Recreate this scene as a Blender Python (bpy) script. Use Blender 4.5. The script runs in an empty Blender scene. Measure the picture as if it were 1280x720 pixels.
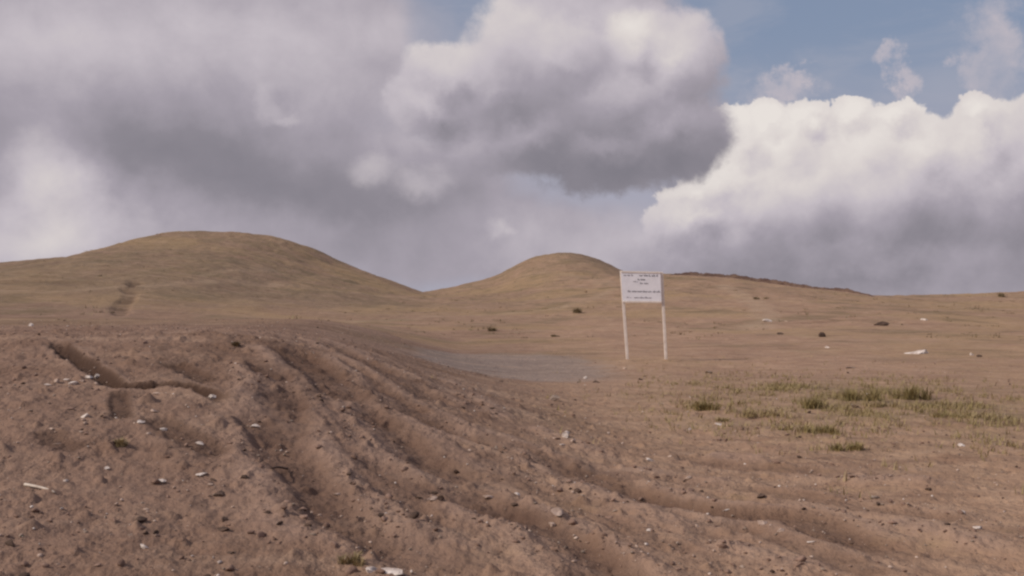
import bpy, math, random
import numpy as np
from mathutils import Vector, Matrix

R = math.radians
rng = np.random.default_rng(7)
random.seed(7)
sc = bpy.context.scene
col = sc.collection

# ------------------------------------------------------------------ camera
F = 1372.0                       # focal length in photo pixels (1280 wide)
EYE = 1.7
HOR = 385.0                      # photo row of the eye-level horizon
cam_d = bpy.data.cameras.new('camera')
cam = bpy.data.objects.new('camera', cam_d)
col.objects.link(cam)
cam.location = (0, 0, EYE)
cam.rotation_euler = (R(90) + math.atan((HOR - 360) / F), 0, 0)
cam_d.sensor_width = 36.0
cam_d.lens = 36.0 * F / 1280.0
cam_d.clip_start = 0.1
cam_d.clip_end = 5000
sc.camera = cam

# ------------------------------------------------------------------ noise
_perm = np.random.default_rng(3).permutation(256)
_perm = np.concatenate([_perm, _perm])
_ang = np.random.default_rng(4).random(256) * 2 * math.pi
_gx, _gy = np.cos(_ang), np.sin(_ang)


def perlin(x, y):
    xi = np.floor(x).astype(np.int64); yi = np.floor(y).astype(np.int64)
    xf = x - xi; yf = y - yi
    xi &= 255; yi &= 255
    u = xf * xf * xf * (xf * (xf * 6 - 15) + 10)
    v = yf * yf * yf * (yf * (yf * 6 - 15) + 10)
    def g(ix, iy, dx, dy):
        h = _perm[_perm[ix & 255] + (iy & 255)]
        return _gx[h] * dx + _gy[h] * dy
    a = g(xi, yi, xf, yf); b = g(xi + 1, yi, xf - 1, yf)
    c = g(xi, yi + 1, xf, yf - 1); d = g(xi + 1, yi + 1, xf - 1, yf - 1)
    return ((a + u * (b - a)) * (1 - v) + (c + u * (d - c)) * v) * 1.45


def fbm(x, y, octs=4, gain=0.5, ridge=False):
    s = 0; a = 1.0; t = 0
    for i in range(octs):
        n = perlin(x * 2 ** i + 17.3 * i, y * 2 ** i - 9.1 * i)
        if ridge: n = 1 - 2 * np.abs(n)
        s = s + a * n; t += a; a *= gain
    return s / t


def sstep(a, b, x):
    t = np.clip((x - a) / (b - a), 0, 1)
    return t * t * (3 - 2 * t)

# ------------------------------------------------------------------ terrain
# skylines read off the photo: (photo column, photo row)
SKY_L = np.array([(-400, 345), (-200, 345), (-60, 334), (20, 329), (70, 324), (112, 322), (140, 315), (165, 305), (185, 297), (212, 290.5),
                  (250, 290), (285, 291), (330, 294.5), (368, 304), (392, 314), (415, 326), (440, 335), (480, 349),
                  (506, 359), (540, 372), (600, 390)], float)
SKY_M = np.array([(420, 385), (500, 372), (565, 360), (600, 352), (625, 345), (645, 331), (672, 320), (700, 316), (722, 317),
                  (745, 323), (768, 334), (782, 342), (830, 351), (900, 362), (1000, 372)], float)
SKY_R = np.array([(450, 374), (560, 370), (640, 362), (700, 352), (760, 346), (800, 342.5), (845, 342), (890, 345), (940, 352), (1000, 360),
                  (1050, 366), (1085, 370), (1180, 369), (1235, 367.5), (1300, 364), (1500, 362), (1800, 366)], float)
YL, YM, YR = 125.0, 170.0, 118.0


def skyline(tab, x, Y):
    px = 640 + F * x / Y
    py = np.interp(px, tab[:, 0], tab[:, 1])
    for k in (6, -6, 12, -12):           # soften the kinks
        py = py + np.interp(px + k, tab[:, 0], tab[:, 1])
    return EYE + (HOR - py / 5) / F * Y


def rise(y, y0, Y, back):
    t = np.clip((y - y0) / (Y - y0), 0, 1)
    up = t ** 1.35
    b = np.clip((y - Y) / back, 0, 1)
    return up * (1 - 0.9 * b * b * (3 - 2 * b))


def bank_h(x, y):
    """the pushed-up earth bank that fills the left foreground"""
    sh = 0.13 * np.clip(y - 14, 0, None)
    side = 1 - sstep(-4.4, 2.3, x + sh + 0.35 * perlin(y * 0.3, x * 0.2 + 4))
    yc = 14.3 + 0.05 * (x + 5)
    front = np.clip((y - 3.6) / (yc - 3.6), 0, 1)
    front = 0.14 * front + 0.86 * front ** 1.10
    front = front - 0.07 * sstep(yc - 5, yc + 3, y)
    back = 1 - 0.06 * sstep(yc + 4, 34, y) - 0.94 * sstep(32, 68, y)
    return 1.40 * side * front * back


def base_h(x, y):
    z = 0.02 * np.clip(y - 30, 0, None) * (1 - sstep(95, 220, y)) - 1.5 * sstep(200, 420, y)
    hl = np.maximum(skyline(SKY_L, x, YL) - 1.2, 0) * rise(y, 44, YL, 70)
    hm = np.maximum(skyline(SKY_M, x, YM) - 0.5, 0) * rise(y, 105, YM, 80)
    hr = np.maximum(skyline(SKY_R, x, YR) - 1.25, 0) * rise(y, 38, YR, 60)
    k = 0.35
    m = np.logaddexp(np.logaddexp(hl / k, hm / k), hr / k) * k - k * math.log(3)
    z = z + np.maximum(m, 0)
    far = sstep(35, 90, y)
    z = z + far * (0.30 * fbm(x / 16, y / 16, 3) + 0.16 * fbm(x / 4.5, y / 7, 4, .55, ridge=True) + 0.10 * fbm(x / 1.7, y / 2.2, 3) * sstep(60, 100, y))
    z = z + (1 - far) * (0.10 * fbm(x / 5 + 3, y / 5, 3)) * sstep(3, 9, y)
    return z + bank_h(x, y)


def hit(px, py, fn=base_h):
    """where the line of sight through a photo pixel meets the ground"""
    sx = (px - 640) / F; sz = (HOR - py) / F
    d = np.concatenate([np.arange(3, 30, 0.02), np.arange(30, 260, 0.1)])
    below = EYE + sz * d <= fn(sx * d, d)
    i = int(np.argmax(below)) if below.any() else len(d) - 1
    return sx * d[i], d[i]

# ruts, gullies and tyre tracks: photo polylines -> ground polylines (width m, depth m, damp; for gullies also painted shade)
LINES = [
    ([(350, 432), (369, 441), (404, 471), (435, 500), (467, 526), (498, 556), (530, 580), (573, 598), (640, 622)], .34, .15, 1.0),
    ([(408, 430), (425, 438), (467, 459), (516, 484), (551, 507), (604, 522)], .30, .13, 1.0),
    ([(440, 470), (480, 497), (516, 517), (560, 539), (604, 553), (650, 566), (698, 584), (765, 606), (830, 631), (880, 642), (1000, 650), (1075, 680), (1140, 691), (1240, 712)], .28, .12, 1.0),
    ([(330, 455), (356, 489), (349, 520), (350, 548), (382, 600), (418, 640), (453, 668), (507, 688), (550, 712), (600, 745)], .29, .12, 1.0),
    ([(560, 610), (600, 630), (649, 651), (689, 672), (720, 694), (755, 720), (800, 750)], .27, .11, 1.0),
    ([(385, 480), (415, 510), (440, 545), (470, 580), (520, 612), (560, 640)], .17, .07, .8),
    ([(500, 470), (545, 490), (590, 505), (640, 525)], .18, .07, .8),
    ([(640, 560), (680, 572), (740, 586), (790, 605)], .18, .06, .8),
    ([(310, 522), (345, 560), (362, 585)], .22, .09, .7),
    ([(900, 655), (960, 672), (1040, 700), (1110, 725)], .18, .06, .75),
    ([(820, 596), (900, 612), (1000, 622), (1100, 640), (1240, 660)], .2, .05, .6),
    ([(760, 560), (840, 572), (930, 585), (1040, 594), (1180, 608)], .22, .045, .55),
    ([(452, 431), (500, 454), (560, 482), (625, 512)], .15, 0.030, 0.51),
    ([(366, 470), (392, 500), (425, 540), (452, 578), (485, 610), (530, 648), (575, 690)], .15, 0.035, 0.51),
    ([(520, 548), (560, 570), (610, 592), (680, 618), (740, 645), (820, 680), (900, 712)], .16, 0.035, 0.51),
    ([(680, 590), (740, 610), (800, 632), (860, 660), (940, 690)], .15, 0.025, 0.42),
    ([(430, 452), (470, 480), (505, 505), (545, 528)], .13, 0.025, 0.48),
]
GULLY = [
    ([(74, 428), (82, 442), (104, 455), (122, 468), (133, 478), (150, 488), (175, 486), (205, 482), (237, 485), (268, 496), (300, 512)], .12, .20, 1.0),
    ([(150, 490), (148, 510), (152, 530)], .10, .05, .6),
    ([(210, 455), (240, 468), (262, 482)], .14, .06, .5),
    ([(60, 545), (72, 560), (110, 566)], .12, .05, .4),
    ([(190, 525), (250, 560), (290, 575)], .16, .06, .45),
]
# loose, lighter soil heaped up between the ruts
HEAPS = [([(412, 489), (440, 520), (463, 548), (490, 574), (520, 594)], .22), ([(528, 513), (560, 530), (597, 546), (640, 560), (700, 592)], .17), ([(452, 568), (506, 584), (545, 612)], .16),
         ([(396, 424), (430, 434), (470, 450)], .2), ([(556, 474), (600, 500), (640, 535)], .2), ([(332, 468), (318, 500), (325, 532)], .22), ([(390, 540), (420, 582), (470, 640), (520, 680), (585, 714)], .20),
         ([(620, 648), (680, 690), (740, 728)], .18), ([(700, 602), (760, 624), (830, 655), (900, 668)], .2), ([(880, 686), (960, 702), (1040, 722)], .2), ([(1040, 598), (1130, 604), (1200, 612)], .22),
         ([(880, 572), (960, 580)], .2), ([(1080, 652), (1180, 670), (1256, 692)], .22), ([(760, 585), (850, 600), (930, 612)], .2), ([(300, 575), (330, 620), (350, 660), (400, 700)], .2), ([(660, 536), (720, 560), (780, 575)], .22)]
HLINES = []
GROUND = []
for grp, jag in ((LINES, 0.05), (GULLY, 0.03), ([(p, w, .045, 0) for p, w in HEAPS], 0)):
    for pts, w, dep, damp in grp:
        wp = np.array([hit(px, py) for px, py in pts])
        # resample finely
        seg = np.hypot(*np.diff(wp, axis=0).T); s = np.concatenate([[0], np.cumsum(seg)])
        n = max(12, int(s[-1] / 0.12))
        t = np.linspace(0, s[-1], n)
        q = np.stack([np.interp(t, s, wp[:, 0]), np.interp(t, s, wp[:, 1])], 1)
        for _ in range(6):
            q[1:-1] = 0.25 * q[:-2] + 0.5 * q[1:-1] + 0.25 * q[2:]
        (GROUND if grp is LINES or grp is GULLY else HLINES).append((q, w, dep, damp, t / s[-1], grp is GULLY))


def line_field(x, y):
    """depth cut by the ruts (m), berm heaped beside them, dampness"""
    global LAST_SHADE
    cut = np.zeros_like(x); damp = np.zeros_like(x); berm = np.zeros_like(x); gully_shade = np.zeros_like(x)
    wx = x + 0.06 * perlin(x * 1.3, y * 1.3) + 0.014 * perlin(x * 7, y * 7 + 5)
    wy = y + 0.08 * perlin(x * 1.2 + 9, y * 1.2) + 0.016 * perlin(x * 7 + 3, y * 6)
    for q, w, dep, dm, t, gul in GROUND:
        lo = q.min(0) - 4 * w; hi = q.max(0) + 4 * w
        m = (wx > lo[0]) & (wx < hi[0]) & (wy > lo[1]) & (wy < hi[1])
        if not m.any(): continue
        X = wx[m] if not gul else (0.4 * wx + 0.6 * x)[m]; Y = wy[m] if not gul else (0.4 * wy + 0.6 * y)[m]
        best = np.full(X.shape, 9e9); tt = np.zeros(X.shape)
        for i in range(len(q) - 1):
            a = q[i]; d = q[i + 1] - a; L = d @ d + 1e-9
            u = np.clip(((X - a[0]) * d[0] + (Y - a[1]) * d[1]) / L, 0, 1)
            dd = (X - a[0] - u * d[0]) ** 2 + (Y - a[1] - u * d[1]) ** 2
            k = dd < best
            best[k] = dd[k]; tt[k] = (t[i] + u * (t[i + 1] - t[i]))[k]
        r = np.sqrt(best) / w
        fade = sstep(0, .10, tt) * (1 - sstep(.86, 1, tt)) * ((0.75 + 0.45 * perlin(tt * 9, tt * 0 + 2.2 + w * 31)) if not gul else 0.9)
        dep = dep * (.62 if not gul else .5)
        prof = 1 - sstep(0.42 if not gul else 0.45, 1.0, r)
        cut[m] = np.maximum(cut[m], dep * prof * fade)
        berm[m] = np.maximum(berm[m], dep * (0.55 if not gul else .15) * np.exp(-((r - 1.35) / .42) ** 2) * fade)
        if gul: gully_shade[m] = np.maximum(gully_shade[m], dm * fade * (1 - sstep(0.7, 1.35, r)))  # mask for shade painted into the gullies, which the sun leaves lit
        damp[m] = np.maximum(damp[m], dm * fade * (1 - sstep(0.55, 1.35, r)))  # damp soil in the ruts; in gullies it adds to the painted shade
    for q, w, dep, dm, t, gul in HLINES:
        lo = q.min(0) - 3 * w; hi = q.max(0) + 3 * w
        m = (wx > lo[0]) & (wx < hi[0]) & (wy > lo[1]) & (wy < hi[1])
        if not m.any(): continue
        X = wx[m]; Y = wy[m]; best = np.full(X.shape, 9e9); tt = np.zeros(X.shape)
        for i in range(len(q) - 1):
            d = q[i + 1] - q[i]
            u = np.clip(((X - q[i, 0]) * d[0] + (Y - q[i, 1]) * d[1]) / (d @ d + 1e-9), 0, 1)
            dd = (X - q[i, 0] - u * d[0]) ** 2 + (Y - q[i, 1] - u * d[1]) ** 2
            k = dd < best
            best[k] = dd[k]; tt[k] = (t[i] + u * (t[i + 1] - t[i]))[k]
        g = np.exp(-best / w ** 2) * sstep(0, .15, tt) * (1 - sstep(.8, 1, tt)) * (.8 + .4 * perlin(tt * 7, tt * 0 + w * 19))
        berm[m] = np.maximum(berm[m], dep * g); damp[m] *= 1 - .75 * np.clip(g, 0, 1)
        cut[m] *= 1 - .6 * np.clip(g, 0, 1)
    LAST_SHADE = gully_shade
    return cut, berm, damp


FEET = [hit(784.5, 452), hit(832.5, 452)]


def ground_h(x, y, full=False):
    z = base_h(x, y)
    cut, berm, damp = line_field(x, y)
    near = 1 - sstep(11, 34, y)
    mid = 1 - sstep(30, 70, y)
    left = 1 - sstep(-1.0, 2.6, x - 0.05 * y)         # churned bank against the flatter right side
    rough = (0.62 + 0.38 * left)
    ua = (0.45 * x - 0.89 * y); ub = (0.89 * x + 0.45 * y)
    drag = 0.075 * fbm(ua * .28, ub * 1.15, 3) * (1 - 0.6 * left) * near * sstep(3.5, 6, y)
    lump = 0.050 * fbm(x / 0.85, y / 0.85, 3) + 0.030 * fbm(x * 3.1, y * 3.1, 3, ridge=True)
    fine = 0.012 * fbm(x * 9, y * 9, 3)
    crust = 0.016 * fbm(x * 5.5 + 11, y * 5.5, 4, .6, ridge=True) + 0.010 * fbm(x * 17, y * 15, 2, .6, ridge=True)
    clod = np.maximum(fbm(x * 4.2 + 40, y * 4.2, 3) - 0.28, 0) * 0.16
    z = z - cut + berm * (1 - np.clip(cut * 8, 0, 1)) + rough * near * (lump * .8 + clod + crust) + mid * fine * (0.5 + 0.5 * rough)
    for fx_, fy_ in FEET: z = z + .07 * np.exp(-((x - fx_) ** 2 + (y - fy_) ** 2) / .05)
    z = z + drag + (1 - near) * mid * 0.03 * fbm(x / 1.4, y / 1.4, 3)
    if full: return z, cut, berm, damp
    return z


def rows():
    y = -6.0; out = []
    while y < 1400:
        out.append(y)
        if y < 2.8: dy = 0.35
        elif y < 20: dy = 0.020 + 0.045 * (y - 3) / 17
        elif y < 60: dy = 0.065 + 0.20 * (y - 20) / 40
        elif y < 240: dy = 0.27 + 0.9 * (y - 60) / 180
        else: dy = 1.2 + (y - 240) * 0.12
        y += dy
    return np.array(out)


ys = rows()
sd = np.linspace(-0.62, 0.62, 760)
sp = 0.62 + (np.linspace(0, 1, 75)[1:] ** 2) * 3.6
ss = np.concatenate([-sp[::-1], sd, sp])
w = np.where(ys > 0, np.sqrt(np.maximum(ys, 0) ** 2 + 4), 2.0)
GX = ss[None, :] * w[:, None]
GY = np.repeat(ys[:, None], len(ss), 1)
gz, gcut, gberm, gdamp = ground_h(GX.ravel(), GY.ravel(), True)
gshade = LAST_SHADE.copy()
print('terrain', GX.shape)


def grid_mesh(name, X, Y, Z):
    nr, nc = X.shape
    me = bpy.data.meshes.new(name)
    co = np.stack([X.ravel(), Y.ravel(), Z.ravel()], 1).astype(np.float32)
    idx = np.arange(nr * nc, dtype=np.int32).reshape(nr, nc)
    q = np.stack([idx[:-1, :-1], idx[:-1, 1:], idx[1:, 1:], idx[1:, :-1]], -1).reshape(-1, 4)
    me.vertices.add(len(co)); me.vertices.foreach_set('co', co.ravel())
    me.loops.add(q.size); me.loops.foreach_set('vertex_index', q.ravel())
    me.polygons.add(len(q))
    me.polygons.foreach_set('loop_start', np.arange(0, q.size, 4, dtype=np.int32))
    me.polygons.foreach_set('loop_total', np.full(len(q), 4, dtype=np.int32))
    me.polygons.foreach_set('use_smooth', np.ones(len(q), dtype=bool))
    me.update(); me.validate()
    return me


def attr(me, name, vals):
    a = me.attributes.new(name, 'FLOAT', 'POINT')
    a.data.foreach_set('value', np.asarray(vals, np.float32).ravel())


def poly_mesh(name, V, Fc, smooth=False):
    me = bpy.data.meshes.new(name)
    me.from_pydata([tuple(v) for v in V], [], [tuple(int(i) for i in f) for f in Fc])
    me.update()
    if smooth:
        me.polygons.foreach_set('use_smooth', np.ones(len(me.polygons), dtype=bool))
    return me

# ------------------------------------------------------------------ node helper
class NT:
    def __init__(s, tree):
        s.t = tree; s.n = tree.nodes; s.l = tree.links

    def new(s, typ, **kw):
        n = s.n.new(typ)
        for k, v in kw.items(): setattr(n, k, v)
        return n

    def put(s, sock, v):
        if hasattr(v, 'is_output'): s.l.new(v, sock)
        elif v is not None:
            if sock.type == 'RGBA' and len(v) == 3: v = (*v, 1)
            sock.default_value = v

    def math(s, op, a, b=None, c=None, clamp=False):
        n = s.new('ShaderNodeMath', operation=op, use_clamp=clamp)
        for i, v in enumerate((a, b, c)):
            if v is not None: s.put(n.inputs[i], v)
        return n.outputs[0]

    def vec(s, op, a, b=None, out=0, scale=None):
        n = s.new('ShaderNodeVectorMath', operation=op)
        s.put(n.inputs[0], a)
        if b is not None: s.put(n.inputs[1], b)
        if scale is not None: s.put(n.inputs['Scale'], scale)
        return n.outputs[out]

    def noise(s, v, scale, detail=4, rough=.5, dist=0, col=False):
        n = s.new('ShaderNodeTexNoise', noise_dimensions='3D')
        s.put(n.inputs['Vector'], v)
        n.inputs['Scale'].default_value = scale; n.inputs['Detail'].default_value = detail
        n.inputs['Roughness'].default_value = rough; n.inputs['Distortion'].default_value = dist
        return n.outputs['Color' if col else 'Fac']

    def mapr(s, v, a, b, c=0., d=1., smooth=True):
        n = s.new('ShaderNodeMapRange', interpolation_type='SMOOTHSTEP' if smooth else 'LINEAR', clamp=True)
        for i, x in enumerate((v, a, b, c, d)): s.put(n.inputs[i], x)
        return n.outputs[0]

    def mix(s, f, a, b, blend='MIX'):
        n = s.new('ShaderNodeMix', data_type='RGBA', blend_type=blend)
        s.put(n.inputs['Factor'], f); s.put(n.inputs['A'], a) if False else None
        s.put(n.inputs[6], a); s.put(n.inputs[7], b)
        return n.outputs[2]

    def mixf(s, f, a, b):
        n = s.new('ShaderNodeMix', data_type='FLOAT')
        s.put(n.inputs[0], f); s.put(n.inputs[2], a); s.put(n.inputs[3], b)
        return n.outputs[0]

    def attr(s, name):
        return s.new('ShaderNodeAttribute', attribute_name=name).outputs['Fac']

    def obj(s):
        return s.new('ShaderNodeTexCoord').outputs['Object']

    def ramp(s, f, stops):
        n = s.new('ShaderNodeValToRGB')
        e = n.color_ramp.elements
        while len(e) < len(stops): e.new(0.5)
        for el, (p, c) in zip(e, stops):
            el.position = p; el.color = (*c, 1)
        s.put(n.inputs[0], f)
        return n.outputs[0]


def material(name, build):
    m = bpy.data.materials.new(name); m.use_nodes = True
    t = NT(m.node_tree); b = t.n['Principled BSDF']
    b.inputs['Roughness'].default_value = 0.9
    b.inputs['Specular IOR Level'].default_value = 0.25
    build(t, b)
    return m


def lin(r, g, b):
    f = lambda c: c / 12.92 if c <= .04045 else ((c + .055) / 1.055) ** 2.4
    return (f(r / 255), f(g / 255), f(b / 255))

# ------------------------------------------------------------------ ground material
X1, Y1 = GX.ravel(), GY.ravel()
pxs = 640 + F * X1 / np.maximum(Y1, 1)
# vegetation on the hills and on the right-hand flat (where plants really grow)
veg = sstep(50, 100, Y1) * (0.55 + 0.55 * (1 - sstep(-30, 10, X1)))
veg = veg + 1.15 * np.exp(-(((X1 - 6.4) / 3.8) ** 2 + ((Y1 - 20.5) / 4.8) ** 2))
veg = veg + 0.35 * np.exp(-(((X1 - 6) / 6.0) ** 2 + ((Y1 - 16) / 5) ** 2))
veg = veg + 0.55 * np.exp(-(((X1 - 8.5) / 12) ** 2 + ((Y1 - 172) / 22) ** 2))
veg = np.clip(veg * (0.8 + 0.9 * fbm(X1 / 6 + 70, Y1 / 9, 4)), 0, 1)
silt = np.exp(-(((X1 + 0.05) / 2.7) ** 2 + ((Y1 - 31) / 6.0) ** 4))
silt = np.clip(1.25 * silt + 0.25 * fbm(X1 / 1.6, Y1 / 3, 3) * silt, 0, 1)
warm = np.clip((sstep(-2.2, 2.2, X1 - 0.03 * Y1) + .65 * sstep(30, 60, Y1) * (1 - sstep(-1.5, 3.5, X1 - .03 * Y1)) * sstep(-1.0, -.1, X1 / np.maximum(Y1, 1) * 2 + .15)) * (0.85 + 0.5 * fbm(X1 / 3.5 + 8, Y1 / 5, 3)), 0, 1)
PATHS = [([(903, 357), (930, 371), (950, 384), (958, 398), (940, 412)], .9, 1.0), ([(168, 352), (160, 368), (153, 380), (146, 394)], .55, -1.0),
         ([(-20, 362), (60, 366), (150, 360), (260, 352), (360, 356), (440, 366), (520, 374)], .8, .7),
         ([(430, 402), (540, 396), (640, 392), (700, 385), (745, 372), (760, 362)], .7, .8), ([(20, 354), (70, 353), (100, 356)], 1.2, -.7),
         ([(840, 372), (960, 376), (1080, 381), (1200, 379), (1300, 384)], .8, .5), ([(250, 345), (300, 337), (345, 338)], .6, .6), ([(285, 372), (330, 371), (370, 374)], .8, -.6),
         ([(640, 415), (760, 409), (900, 412), (1060, 424), (1300, 432)], .35, .5), ([(652, 345), (690, 341), (730, 347), (760, 357)], .9, .6), ([(1010, 404), (1080, 400), (1150, 405)], .5, -.5)]
path = np.zeros_like(X1)
thick = np.exp(-(((X1 + 52) / 26) ** 2 + ((Y1 - 92) / 30) ** 2)) + .8 * np.exp(-(((X1 + 22) / 22) ** 2 + ((Y1 - 84) / 16) ** 2)) + .95 * np.exp(-(((X1 - 11) / 7) ** 2 + ((Y1 - 168) / 12) ** 2))
thick = np.clip(thick * (.85 + .9 * fbm(X1 / 9 + 31, Y1 / 12, 4)), 0, 1)
for pts, pw, amt in PATHS:
    q = np.array([hit(px, py) for px, py in pts])
    tq = np.linspace(0, len(q) - 1, 60); q = np.stack([np.interp(tq, np.arange(len(q)), q[:, k]) for k in (0, 1)], 1)
    for _ in range(4): q[1:-1] = .25 * q[:-2] + .5 * q[1:-1] + .25 * q[2:]
    lo = q.min(0) - 6; hi = q.max(0) + 6
    m = np.where((X1 > lo[0]) & (X1 < hi[0]) & (Y1 > lo[1]) & (Y1 < hi[1]))[0]
    xx = X1[m] + .5 * perlin(X1[m] / 3, Y1[m] / 3); yy = Y1[m] + .8 * perlin(X1[m] / 4 + 7, Y1[m] / 4)
    best = np.full(xx.shape, 1e9)
    for i in range(59):
        d = q[i + 1] - q[i]; u = np.clip(((xx - q[i, 0]) * d[0] + (yy - q[i, 1]) * d[1]) / (d @ d + 1e-9), 0, 1)
        best = np.minimum(best, (xx - q[i, 0] - u * d[0]) ** 2 + (yy - q[i, 1] - u * d[1]) ** 2)
    v = (1 - sstep(.35, 1.3, np.sqrt(best) / pw)) * (.55 + .6 * perlin(xx / 2.1, yy / 2.6))
    path[m] = np.where(np.abs(v) > np.abs(path[m]), v * amt, path[m])
gz2 = gz - 0.22 * np.maximum(-path, 0)
me = grid_mesh('ground', GX, GY, gz2)
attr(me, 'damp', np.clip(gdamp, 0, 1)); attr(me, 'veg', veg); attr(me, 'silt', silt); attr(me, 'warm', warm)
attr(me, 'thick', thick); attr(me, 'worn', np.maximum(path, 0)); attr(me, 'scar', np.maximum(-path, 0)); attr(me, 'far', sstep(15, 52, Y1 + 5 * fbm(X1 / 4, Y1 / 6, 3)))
attr(me, 'gully_shade', np.clip(gshade, 0, 1)); attr(me, 'loose', np.clip(gberm * 20, 0, 1))


def soil(t, b):
    P = t.obj()
    big = t.noise(P, 0.35, 4, .55)
    mid = t.noise(P, 1.7, 5, .6)
    fine = t.noise(P, 14, 5, .65)
    grit = t.noise(P, 55, 3, .6)
    c = t.mix(t.mapr(big, .35, .65), (.192, .117, .082), (.245, .156, .114))
    c = t.mix(t.math('MULTIPLY', t.mapr(mid, .45, .75), .55), c, (.300, .200, .145))
    c = t.mix(t.attr('warm'), c, t.mix(t.mapr(mid, .35, .7), (.335, .210, .140), (.425, .280, .192)))
    oc = t.noise(P, .9, 4, .6)
    c = t.mix(t.math('MULTIPLY', t.mapr(oc, .55, .70), t.math('MULTIPLY', t.attr('warm'), .55)), c, (.36, .245, .135))
    v = t.math('MULTIPLY', t.attr('veg'), t.mapr(t.noise(P, .55, 6, .65), .30, .62), clamp=True)
    c = t.mix(t.math('MULTIPLY', v, .85), c, t.mix(t.mapr(mid, .35, .65), (.190, .140, .080), (.262, .188, .108)))
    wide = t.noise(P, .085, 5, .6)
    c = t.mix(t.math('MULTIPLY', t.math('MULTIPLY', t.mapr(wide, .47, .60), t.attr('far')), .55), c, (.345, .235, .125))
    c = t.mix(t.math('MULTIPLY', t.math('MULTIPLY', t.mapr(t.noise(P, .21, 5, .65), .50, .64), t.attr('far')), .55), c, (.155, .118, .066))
    c = t.mix(t.math('MULTIPLY', t.attr('thick'), .55), c, t.mix(t.mapr(mid, .35, .65), (.165, .118, .080), (.215, .158, .108)))
    c = t.mix(t.math('MULTIPLY', t.attr('worn'), .75), c, (.40, .29, .20))
    c = t.mix(t.math('MULTIPLY', t.attr('scar'), .85), c, (.115, .072, .048))
    c = t.mix(t.math('MULTIPLY', t.mapr(t.math('ADD', t.attr('silt'), t.math('MULTIPLY', t.math('SUBTRACT', mid, .5), .9)), .22, .75), .58), c, t.mix(t.mapr(mid, .35, .65), (.235, .200, .185), (.275, .232, .210)))
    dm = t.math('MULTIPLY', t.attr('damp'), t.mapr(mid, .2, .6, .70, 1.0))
    mp = t.new('ShaderNodeMapping'); t.put(mp.inputs[0], P)
    mp.inputs['Rotation'].default_value = (0, 0, R(63)); mp.inputs['Scale'].default_value = (.32, 1.5, 1)
    st = t.noise(mp.outputs[0], 1.0, 5, .6)
    c = t.mix(t.math('MULTIPLY', t.mapr(st, .52, .70), .42), c, (.40, .275, .200))
    c = t.mix(t.math('MULTIPLY', t.mapr(st, .46, .30), .40), c, (.150, .088, .062))
    c = t.mix(t.math('MULTIPLY', t.attr('loose'), .75), c, (.350, .236, .180))
    c = t.mix(t.math('MULTIPLY', t.mapr(fine, .52, .72), .40), c, (.13, .082, .060))
    c = t.mix(t.math('MULTIPLY', t.mapr(grit, .60, .75), .45), c, (.36, .275, .225))
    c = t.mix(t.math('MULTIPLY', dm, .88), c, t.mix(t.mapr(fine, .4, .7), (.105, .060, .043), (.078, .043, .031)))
    c = t.mix(t.math('MULTIPLY', t.attr('gully_shade'), .95), c, (.058, .032, .022))  # shade inside the gullies, put into the base colour
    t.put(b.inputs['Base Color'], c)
    b.inputs['Roughness'].default_value = .95
    b.inputs['Specular IOR Level'].default_value = .15
    h = t.math('ADD', t.math('MULTIPLY', fine, .5), t.math('MULTIPLY', grit, .22))
    h = t.math('ADD', h, t.math('MULTIPLY', mid, .6))
    Pw = t.vec('ADD', P, t.vec('SCALE', t.noise(P, 6, 3, .6, col=True), scale=.12))
    for vs, va in ((7.5, .42), (19, .30)):
        vo = t.new('ShaderNodeTexVoronoi', feature='F1'); vo.inputs['Scale'].default_value = vs; t.put(vo.inputs['Vector'], Pw)
        h = t.math('MULTIPLY_ADD', t.math('MULTIPLY', vo.outputs['Distance'], t.mapr(t.noise(P, 2.3, 3, .6), .42, .62)), -va, h)
    bp = t.new('ShaderNodeBump'); bp.inputs['Strength'].default_value = .8; bp.inputs['Distance'].default_value = .06
    t.put(bp.inputs['Height'], h); t.put(b.inputs['Normal'], bp.outputs[0])


M_soil = material('churned_soil', soil)
me.materials.append(M_soil)
ground = bpy.data.objects.new('ground', me); col.objects.link(ground)
ground['kind'] = 'structure'


def gz_at(x, y):
    return float(ground_h(np.array([float(x)]), np.array([float(y)]))[0])


def on_ground(px, py):
    x, y = hit(px, py, ground_h)
    return float(x), float(y), gz_at(x, y)


def tag(o, label, cat, group=None, kind=None):
    if label: o['label'] = label
    if cat: o['category'] = cat
    if group: o['group'] = group
    if kind: o['kind'] = kind
    return o

# ------------------------------------------------------------------ dark earth bank on the right ridge
def earth(t, b):
    P = t.obj()
    n = t.noise(P, 1.3, 5, .6)
    t.put(b.inputs['Base Color'], t.mix(t.mapr(n, .35, .65), (.085, .048, .038), (.15, .095, .07)))
    bp = t.new('ShaderNodeBump'); bp.inputs['Strength'].default_value = .6; bp.inputs['Distance'].default_value = .1
    t.put(bp.inputs['Height'], n); t.put(b.inputs['Normal'], bp.outputs[0])


M_earth = material('dark_dug_earth', earth)

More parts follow.
